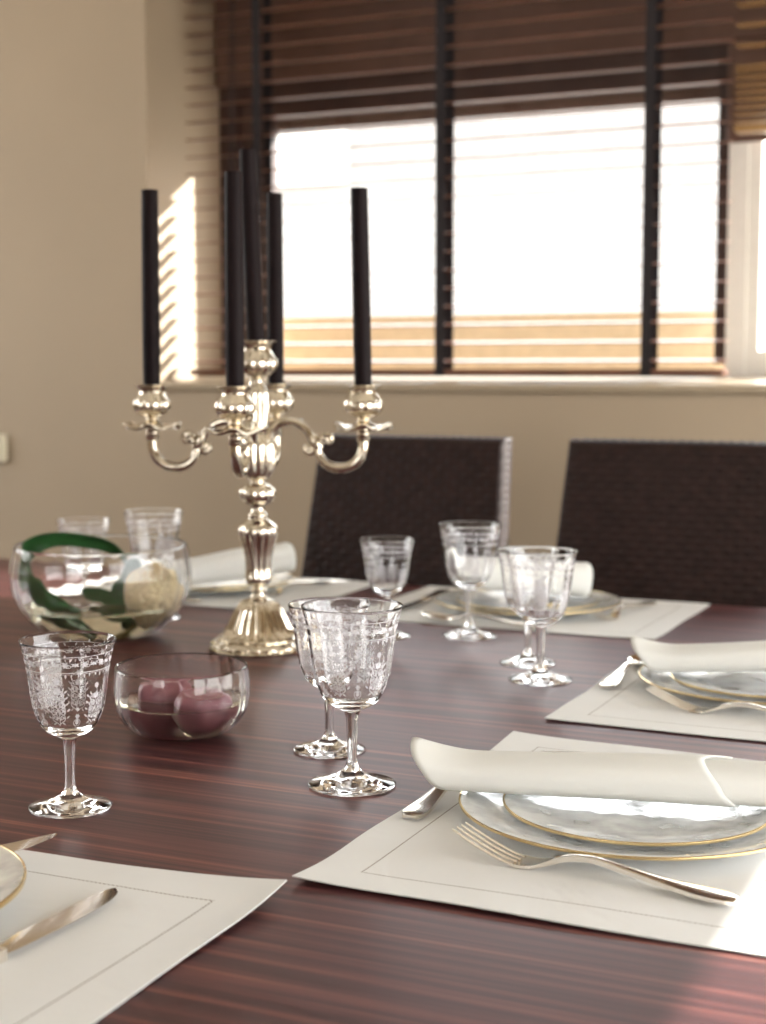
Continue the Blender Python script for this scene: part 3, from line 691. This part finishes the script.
def peony():
    t = thing('peony', 'cream coloured full peony blossom resting in the big glass bowl', 'flower', in_bowl(BB, .0765, -.012, .064), YAW)
    t.scale = (.95, .95, .95)
    b = MB(); rnd = random.Random(3)
    def petal(axis, roll, r, size, open_):
        a = Vector(axis).normalized(); x = a.orthogonal().normalized(); x.rotate(Matrix.Rotation(roll, 3, a)); y = a.cross(x)
        ph = rnd.random() * 6
        def fn(u, v):
            # polar patch hugging a sphere of radius r about the flower heart
            la = (u - .12) * size; lo = (v - .5) * 2 * size * .75 * math.sin(PI * min(1, .12 + u * .72)) ** .6
            rr = r * (1 + open_ * u * u + (.05 * math.sin(9 * v + ph) + .03 * math.sin(17 * v + 2 * ph)) * u)
            d = (a * math.cos(la) + x * math.sin(la)) * math.cos(lo) + y * math.sin(lo)
            return d * rr
        b.grid(fn, 8, 10)
    b.lathe([(.0002, -.034), (.02, -.029), (.032, -.012), (.034, .004), (.026, .022), (.012, .031), (.0002, .033)], 24)
    core = Vector((.45, -.65, .55)).normalized()             # where the blossom opens
    for ringn, (ang, cnt, r, size, op) in enumerate(((2.5, 7, .0425, 1.15, .0), (1.9, 9, .0430, 1.1, .02), (1.35, 9, .0425, .95, .03), (.95, 10, .0405, .75, .10), (.66, 10, .0385, .55, .16), (.42, 9, .0365, .42, .22), (.18, 7, .0350, .36, .26))):
        ox = core.orthogonal().normalized(); oy = core.cross(ox)
        for k in range(cnt):
            q = 2 * PI * (k + rnd.random() * .5) / cnt
            d = core * math.cos(ang) + (ox * math.cos(q) + oy * math.sin(q)) * math.sin(ang)
            tow = (core - d * core.dot(d)); roll = 0
            x = d.orthogonal().normalized(); y = d.cross(x)
            if tow.length > 1e-3: roll = math.atan2(tow.dot(y), tow.dot(x)) + rnd.uniform(-.35, .35)
            petal(d, roll, r * rnd.uniform(.96, 1.04), size, op)
    b.build('petals', M['petal'], t, angle=80, solid=.0005, fix=False)
    MB().tube([(-.030, .006, -.022), (-.050, .004, -.036), (-.085, .004, -.044), (-.125, .012, -.040)], [.0032, .003, .003, .0028], 10).build('stem', M['stem'], t)
    return t
peony()

# ------------------------------------------------------------------ place settings
def make_mat(seed, curl):
    """linen placemat; local x across, y from the diner's edge inwards"""
    rnd = random.Random(seed); ph = [rnd.uniform(0, 6) for _ in range(6)]
    nu, nv = 80, 60
    def zf(u, v):
        x, y = u * MAT_W, v * MAT_D
        w = .0006 * (math.sin(14 * x + ph[0]) * math.sin(17 * y + ph[1]) + 1)
        d = min(u * MAT_W, (1 - u) * MAT_W, v * MAT_D, (1 - v) * MAT_D)
        e = max(0, 1 - d / .05) ** 2
        w += e * curl * (.5 + .5 * math.sin(11 * (x + y) + ph[2])) * .004
        c = max(0, 1 - math.hypot(min(u, 1 - u) * MAT_W, (1 - v) * MAT_D) / .09) ** 2
        return w + c * curl * .006
    def wob(t, k): return .0012 * math.sin(9 * t + ph[k])
    def top(u, v): return ((u - .5) * MAT_W + wob(v, 3) * (2 * abs(u - .5)), v * MAT_D + wob(u * 2, 4) * 2 * abs(v - .5), zf(u, v) + .0012)
    def bot(u, v): x, y, z = top(u, v); return (x, y, z - .0010)
    b = MB(); b.grid(top, nu, nv); b.grid(bot, nu, nv)
    edge = [(i / nu, 0) for i in range(nu + 1)] + [(1, j / nv) for j in range(1, nv + 1)] + [(1 - i / nu, 1) for i in range(1, nu + 1)] + [(0, 1 - j / nv) for j in range(1, nv)]
    b.loft([[top(*e) for e in edge], [bot(*e) for e in edge]])
    return b
def plate_mb(r, h):
    """shallow coupe: outer, then inner profile"""
    o = [(.0002, 0), (r * .55, 0), (r * .62, .0006), (r * .80, h * .45), (r * .93, h * .85), (r, h)]
    i = [(r - .0002, h + .0018), (r * .93, h * .85 + .0026), (r * .79, h * .45 + .003), (r * .60, .0042), (r * .3, .0036), (.0002, .0036)]
    return spline(o, 5) + spline(i, 5)
def make_plate(name, r, h, label, group, ripple=.0):
    t = thing(name, label, 'plate', group=group)
    MB().lathe(plate_mb(r, h), 120).build('glass_body', M['plate_glass'], t, angle=60)
    MB().lathe([(r - .0010, h + .0022), (r + .0005, h + .0019), (r + .0007, h + .0006), (r + .0003, h - .0002), (r - .0001, h + .0001), (r + .0002, h + .0012), (r - .0010, h + .0018), (r - .0010, h + .0022)], 120).build('gold_rim', M['gold'], t, angle=60)
    return t
def sheet_tool(path, sec):
    """path: (s, z) side view; sec: (half width, thickness, dish) along it -> closed solid bar along +y"""
    rings = []
    for (s, z), (w, th, dish) in zip(path, sec):
        top_ = [(-w + 2 * w * k / 8, s, z + th / 2 - dish * (1 - ((k - 4) / 4) ** 2)) for k in range(9)]
        bo = [(w - 2 * w * k / 8, s, z - th / 2 - dish * (1 - ((k - 4) / 4) ** 2)) for k in range(9)]
        top_[0] = (top_[0][0] * .97, s, top_[0][2]); top_[8] = (top_[8][0] * .97, s, top_[8][2])
        rings.append(top_ + bo)
    return MB().loft(rings, True, True)
HANDLE = [(0, .0045, .0066, .0022), (.006, .0052, .0095, .0026), (.016, .0056, .0105, .0028), (.03, .0062, .0098, .0030), (.055, .0085, .0066, .0030), (.085, .0125, .0046, .0032), (.105, .0150, .0036, .0036), (.122, .0135, .0033, .0042), (.135, .0095, .0036, .0046)]   # s, z, half width, thickness
def make_fork():
    t = thing('dinner_fork', '', 'fork')
    pts = spline(HANDLE, 4)
    b = sheet_tool([(p[0], p[1]) for p in pts], [(p[2], p[3], -.0006) for p in pts])
    b.build('handle', M['cutlery'], t, angle=45)
    head = spline([(.133, .0100, .0036, .0046, 0), (.141, .0065, .0065, .0036, .0006), (.150, .0036, .0105, .0026, .0016), (.160, .0025, .0120, .0024, .0018), (.167, .0030, .0122, .0024, .0016)], 4)
    b = sheet_tool([(p[0], p[1]) for p in head], [(p[2], p[3], p[4]) for p in head])
    for k in range(4):
        x = -.0103 + k * .00687
        tp = spline([(x * .98, .165, .0030), (x * 1.0, .176, .0052), (x * 1.0, .192, .0108), (x * .98, .208, .0178), (x * .97, .216, .0218)], 4)
        b.tube(tp, [.0018 - .0009 * (i / (len(tp) - 1)) ** 2 for i in range(len(tp))], 8, flat=.75)
    b.build('tines', M['cutlery'], t, angle=45)
    return t
def make_spoon():
    t = thing('dessert_spoon', '', 'spoon')
    pts = spline(HANDLE, 4)
    sheet_tool([(p[0], p[1]) for p in pts], [(p[2], p[3], -.0006) for p in pts]).build('handle', M['cutlery'], t, angle=45)
    head = spline([(.132, .0100, .0036, .0040, 0), (.140, .0085, .0065, .0026, .0010), (.150, .0075, .0135, .0018, .0038), (.163, .0082, .0178, .0016, .0055), (.176, .0095, .0180, .0015, .0055), (.188, .0110, .0140, .0015, .0036), (.196, .0122, .0075, .0015, .0014), (.199, .0126, .0020, .0012, 0)], 5)
    sheet_tool([(p[0], p[1]) for p in head], [(p[2], p[3], p[4]) for p in head]).build('spoon_bowl', M['cutlery'], t, angle=45)
    return t
def make_knife(pointed=False):
    t = thing('table_knife' if not pointed else 'dessert_knife', '', 'knife')
    hp = spline([(0, .0050, .0105, .0060), (.010, .0052, .0115, .0078), (.050, .0050, .0090, .0072), (.085, .0048, .0075, .0076), (.098, .0048, .0085, .0080)], 5)
    sheet_tool([(p[0], p[1]) for p in hp], [(p[2], p[3], -.0012) for p in hp]).build('handle', M['cutlery'], t, angle=45)
    # blade: lies flat; left side is the thicker back
    prof = [(.098, -.0068, .0070), (.104, -.0078, .0085), (.130, -.0085, .0098), (.165, -.0085, .0105), (.200, -.0082, .0092), (.219, -.0072, .0052), (.227, -.0050, .0010), (.230, -.0030, -.0016)]
    if pointed: prof = [(.098, -.0065, .0065), (.104, -.0072, .0085), (.130, -.0078, .0105), (.160, -.0075, .0105), (.185, -.0066, .0075), (.205, -.0056, .0012), (.214, -.0050, -.0036)]
    rings = []
    for s, x0, x1 in spline(prof, 5):
        rings.append([(x0, s, .0044), (x0, s, .0064), (x0 * .5 + x1 * .5, s, .0062), (x1, s, .0054), (x1, s, .0050), (x0 * .5 + x1 * .5, s, .0046)])
    MB().loft(rings, True, True).build('blade', M['cutlery'], t, angle=25)
    return t
def make_napkin(L=.34, ry=.031, rz=.0135):
    """loosely rolled napkin along local x from its open left end at 0; front is local -y"""
    t = thing('napkin', '', 'napkin')
    def sg(v, p): return math.copysign(abs(v) ** p, v)
    def sec(q, k, x=0): return (-ry * k * sg(math.cos(q), .8), rz * (1 + .45 * x / L) * (k * sg(math.sin(q), .8) + .98))
    # inner roll: starts a little way in, runs the whole length
    def inner(u, v):
        q = -PI / 2 + 2 * PI * 1.08 * v
        k = .90 - .10 * v
        x = .050 + (L - .050) * u
        y, z = sec(q, k, x); return (x, y, z - rz * .06)
    # outer flap: its left end is cut to a raised point at the top, its right end slants
    def outer(u, v):
        q = -1.25 + (PI / 2 + 1.25 + .75) * v
        hgt = .5 + .5 * math.sin(q)                           # 0 low, 1 at the top edge
        back = max(0, q - PI / 2) / .75
        x0 = .040 - .040 * hgt ** .8 + .060 * back
        x1 = .283 - .030 * hgt + .02 * back
        x = x0 + (x1 - x0) * u
        fl = max(0, 1 - (x - 0) / .060) ** 2
        y, z = sec(q, 1.0, x)
        return (x, y - .006 * fl * max(0, math.cos(q)), z + .0145 * fl * hgt ** 2 + .0004 * math.sin(30 * x + 4 * q))
    MB().grid(inner, 24, 64).build('inner_roll', M['napkin'], t, angle=80, solid=.0016, fix=False)
    MB().grid(outer, 40, 40).build('outer_flap', M['napkin'], t, angle=80, solid=.0018, fix=False)
    return t
fork0, spoon0, knife0, napkin0 = make_fork(), make_spoon(), make_knife(), make_napkin()
charger0 = make_plate('charger_plate', .150, .0135, '', 'clear gold-rimmed charger plates')
plate0 = make_plate('dinner_plate', .114, .0085, '', 'clear gold-rimmed dinner plates')
used = set()
def put(proto, O, rz, x, y, z, turn, label, group, tiltx=0.0, tilty=0.0):
    o = proto if proto.name not in used else copy_tree(proto)
    used.add(proto.name)
    c, s = math.cos(rz), math.sin(rz)
    o.location = (O[0] + c * x - s * y, O[1] + s * x + c * y, TZ + z)
    o.rotation_euler = (tiltx, tilty, rz + turn); return tag(o, label, None, group)
MT = .0026
def setting(O, rz, where, seed, curl=.6, napkin=None, plates=True, cutlery=('fork', 'spoon', 'knife'), nscale=(1, 1, 1)):
    m = make_mat(seed, curl).build('placemat', M['linen'], loc=(O[0], O[1], TZ), rot=(0, 0, rz), angle=80)
    tag(m, 'off-white hemstitched linen placemat ' + where, 'placemat', 'linen placemats')
    if plates:
        put(charger0, O, rz, .008, .170, MT, 0, 'wide glass charger plate ' + where, 'clear gold-rimmed charger plates')
        put(plate0, O, rz, .008, .168, MT + .0048, .4, 'smaller gold-rimmed glass plate ' + where, 'clear gold-rimmed dinner plates')
    if 'fork' in cutlery: put(fork0, O, rz, -.167, .048, MT - .0012, math.radians(-8), 'silver dinner fork ' + where, 'silver forks').scale = (1.04, 1.06, 1)
    if 'spoon' in cutlery: put(spoon0, O, rz, -.078, .343, MT - .0012, math.radians(-90), 'silver dessert spoon ' + where, 'silver dessert spoons')
    if 'knife' in cutlery: put(knife0, O, rz, .186, .080, MT - .001, math.radians(2), 'silver table knife ' + where, 'silver table knives')
    if napkin: put(napkin0, O, rz, *napkin[:4], 'rolled cream cloth napkin ' + where, 'rolled napkins', *napkin[4:]).scale = nscale
R90 = PI / 2
PZ = MT + .0048 + .0128
setting((-.155, 1.225), R90, 'of the nearest place setting on the right', 1, .5, (-.024, .363, PZ, -R90 + math.radians(12)))
setting((-.150, 1.806), R90, 'of the second place setting on the right, farther back', 2, .3, (-.029, .323, PZ, -R90 + math.radians(8), 0, -.06))
setting((-.775, 2.450), PI, 'of the far place setting before the gap between the chairs', 3, .2, (.125, .262, PZ + .028, math.radians(-143), 0, .12), nscale=(.72, 1.15, 1.55))
setting((-1.370, 2.450), PI, 'of the far place setting behind the candelabra', 4, .2, (.012, .335, PZ, math.radians(-128), 0, -.06), nscale=(.72, 1.1, 1.4))
setting((-.761, .585), 0, 'at the bottom left, in the foreground', 5, 1.0, None, False, ())
# foreground left: one gold-rimmed plate cut by the picture edge, two knives
put(plate0, (-.775, .773), 0, 0, 0, MT + .006, 0, 'gold-rimmed clear glass plate cut off by the left picture edge', 'clear gold-rimmed dinner plates').scale = (1.14, 1.14, 1.6)
put(knife0, (-.761, .585), 0, .134, .077, MT - .001, math.radians(-2), 'silver table knife on the foreground placemat at the bottom left', 'silver table knives')
dk = make_knife(True); dk.location = (-.773, .736, TZ + .0225); dk.rotation_euler = (math.radians(-1.5), 0, math.radians(-18))
tag(dk, 'pointed silver dessert knife tip showing past the foreground plate', None, 'silver table knives')
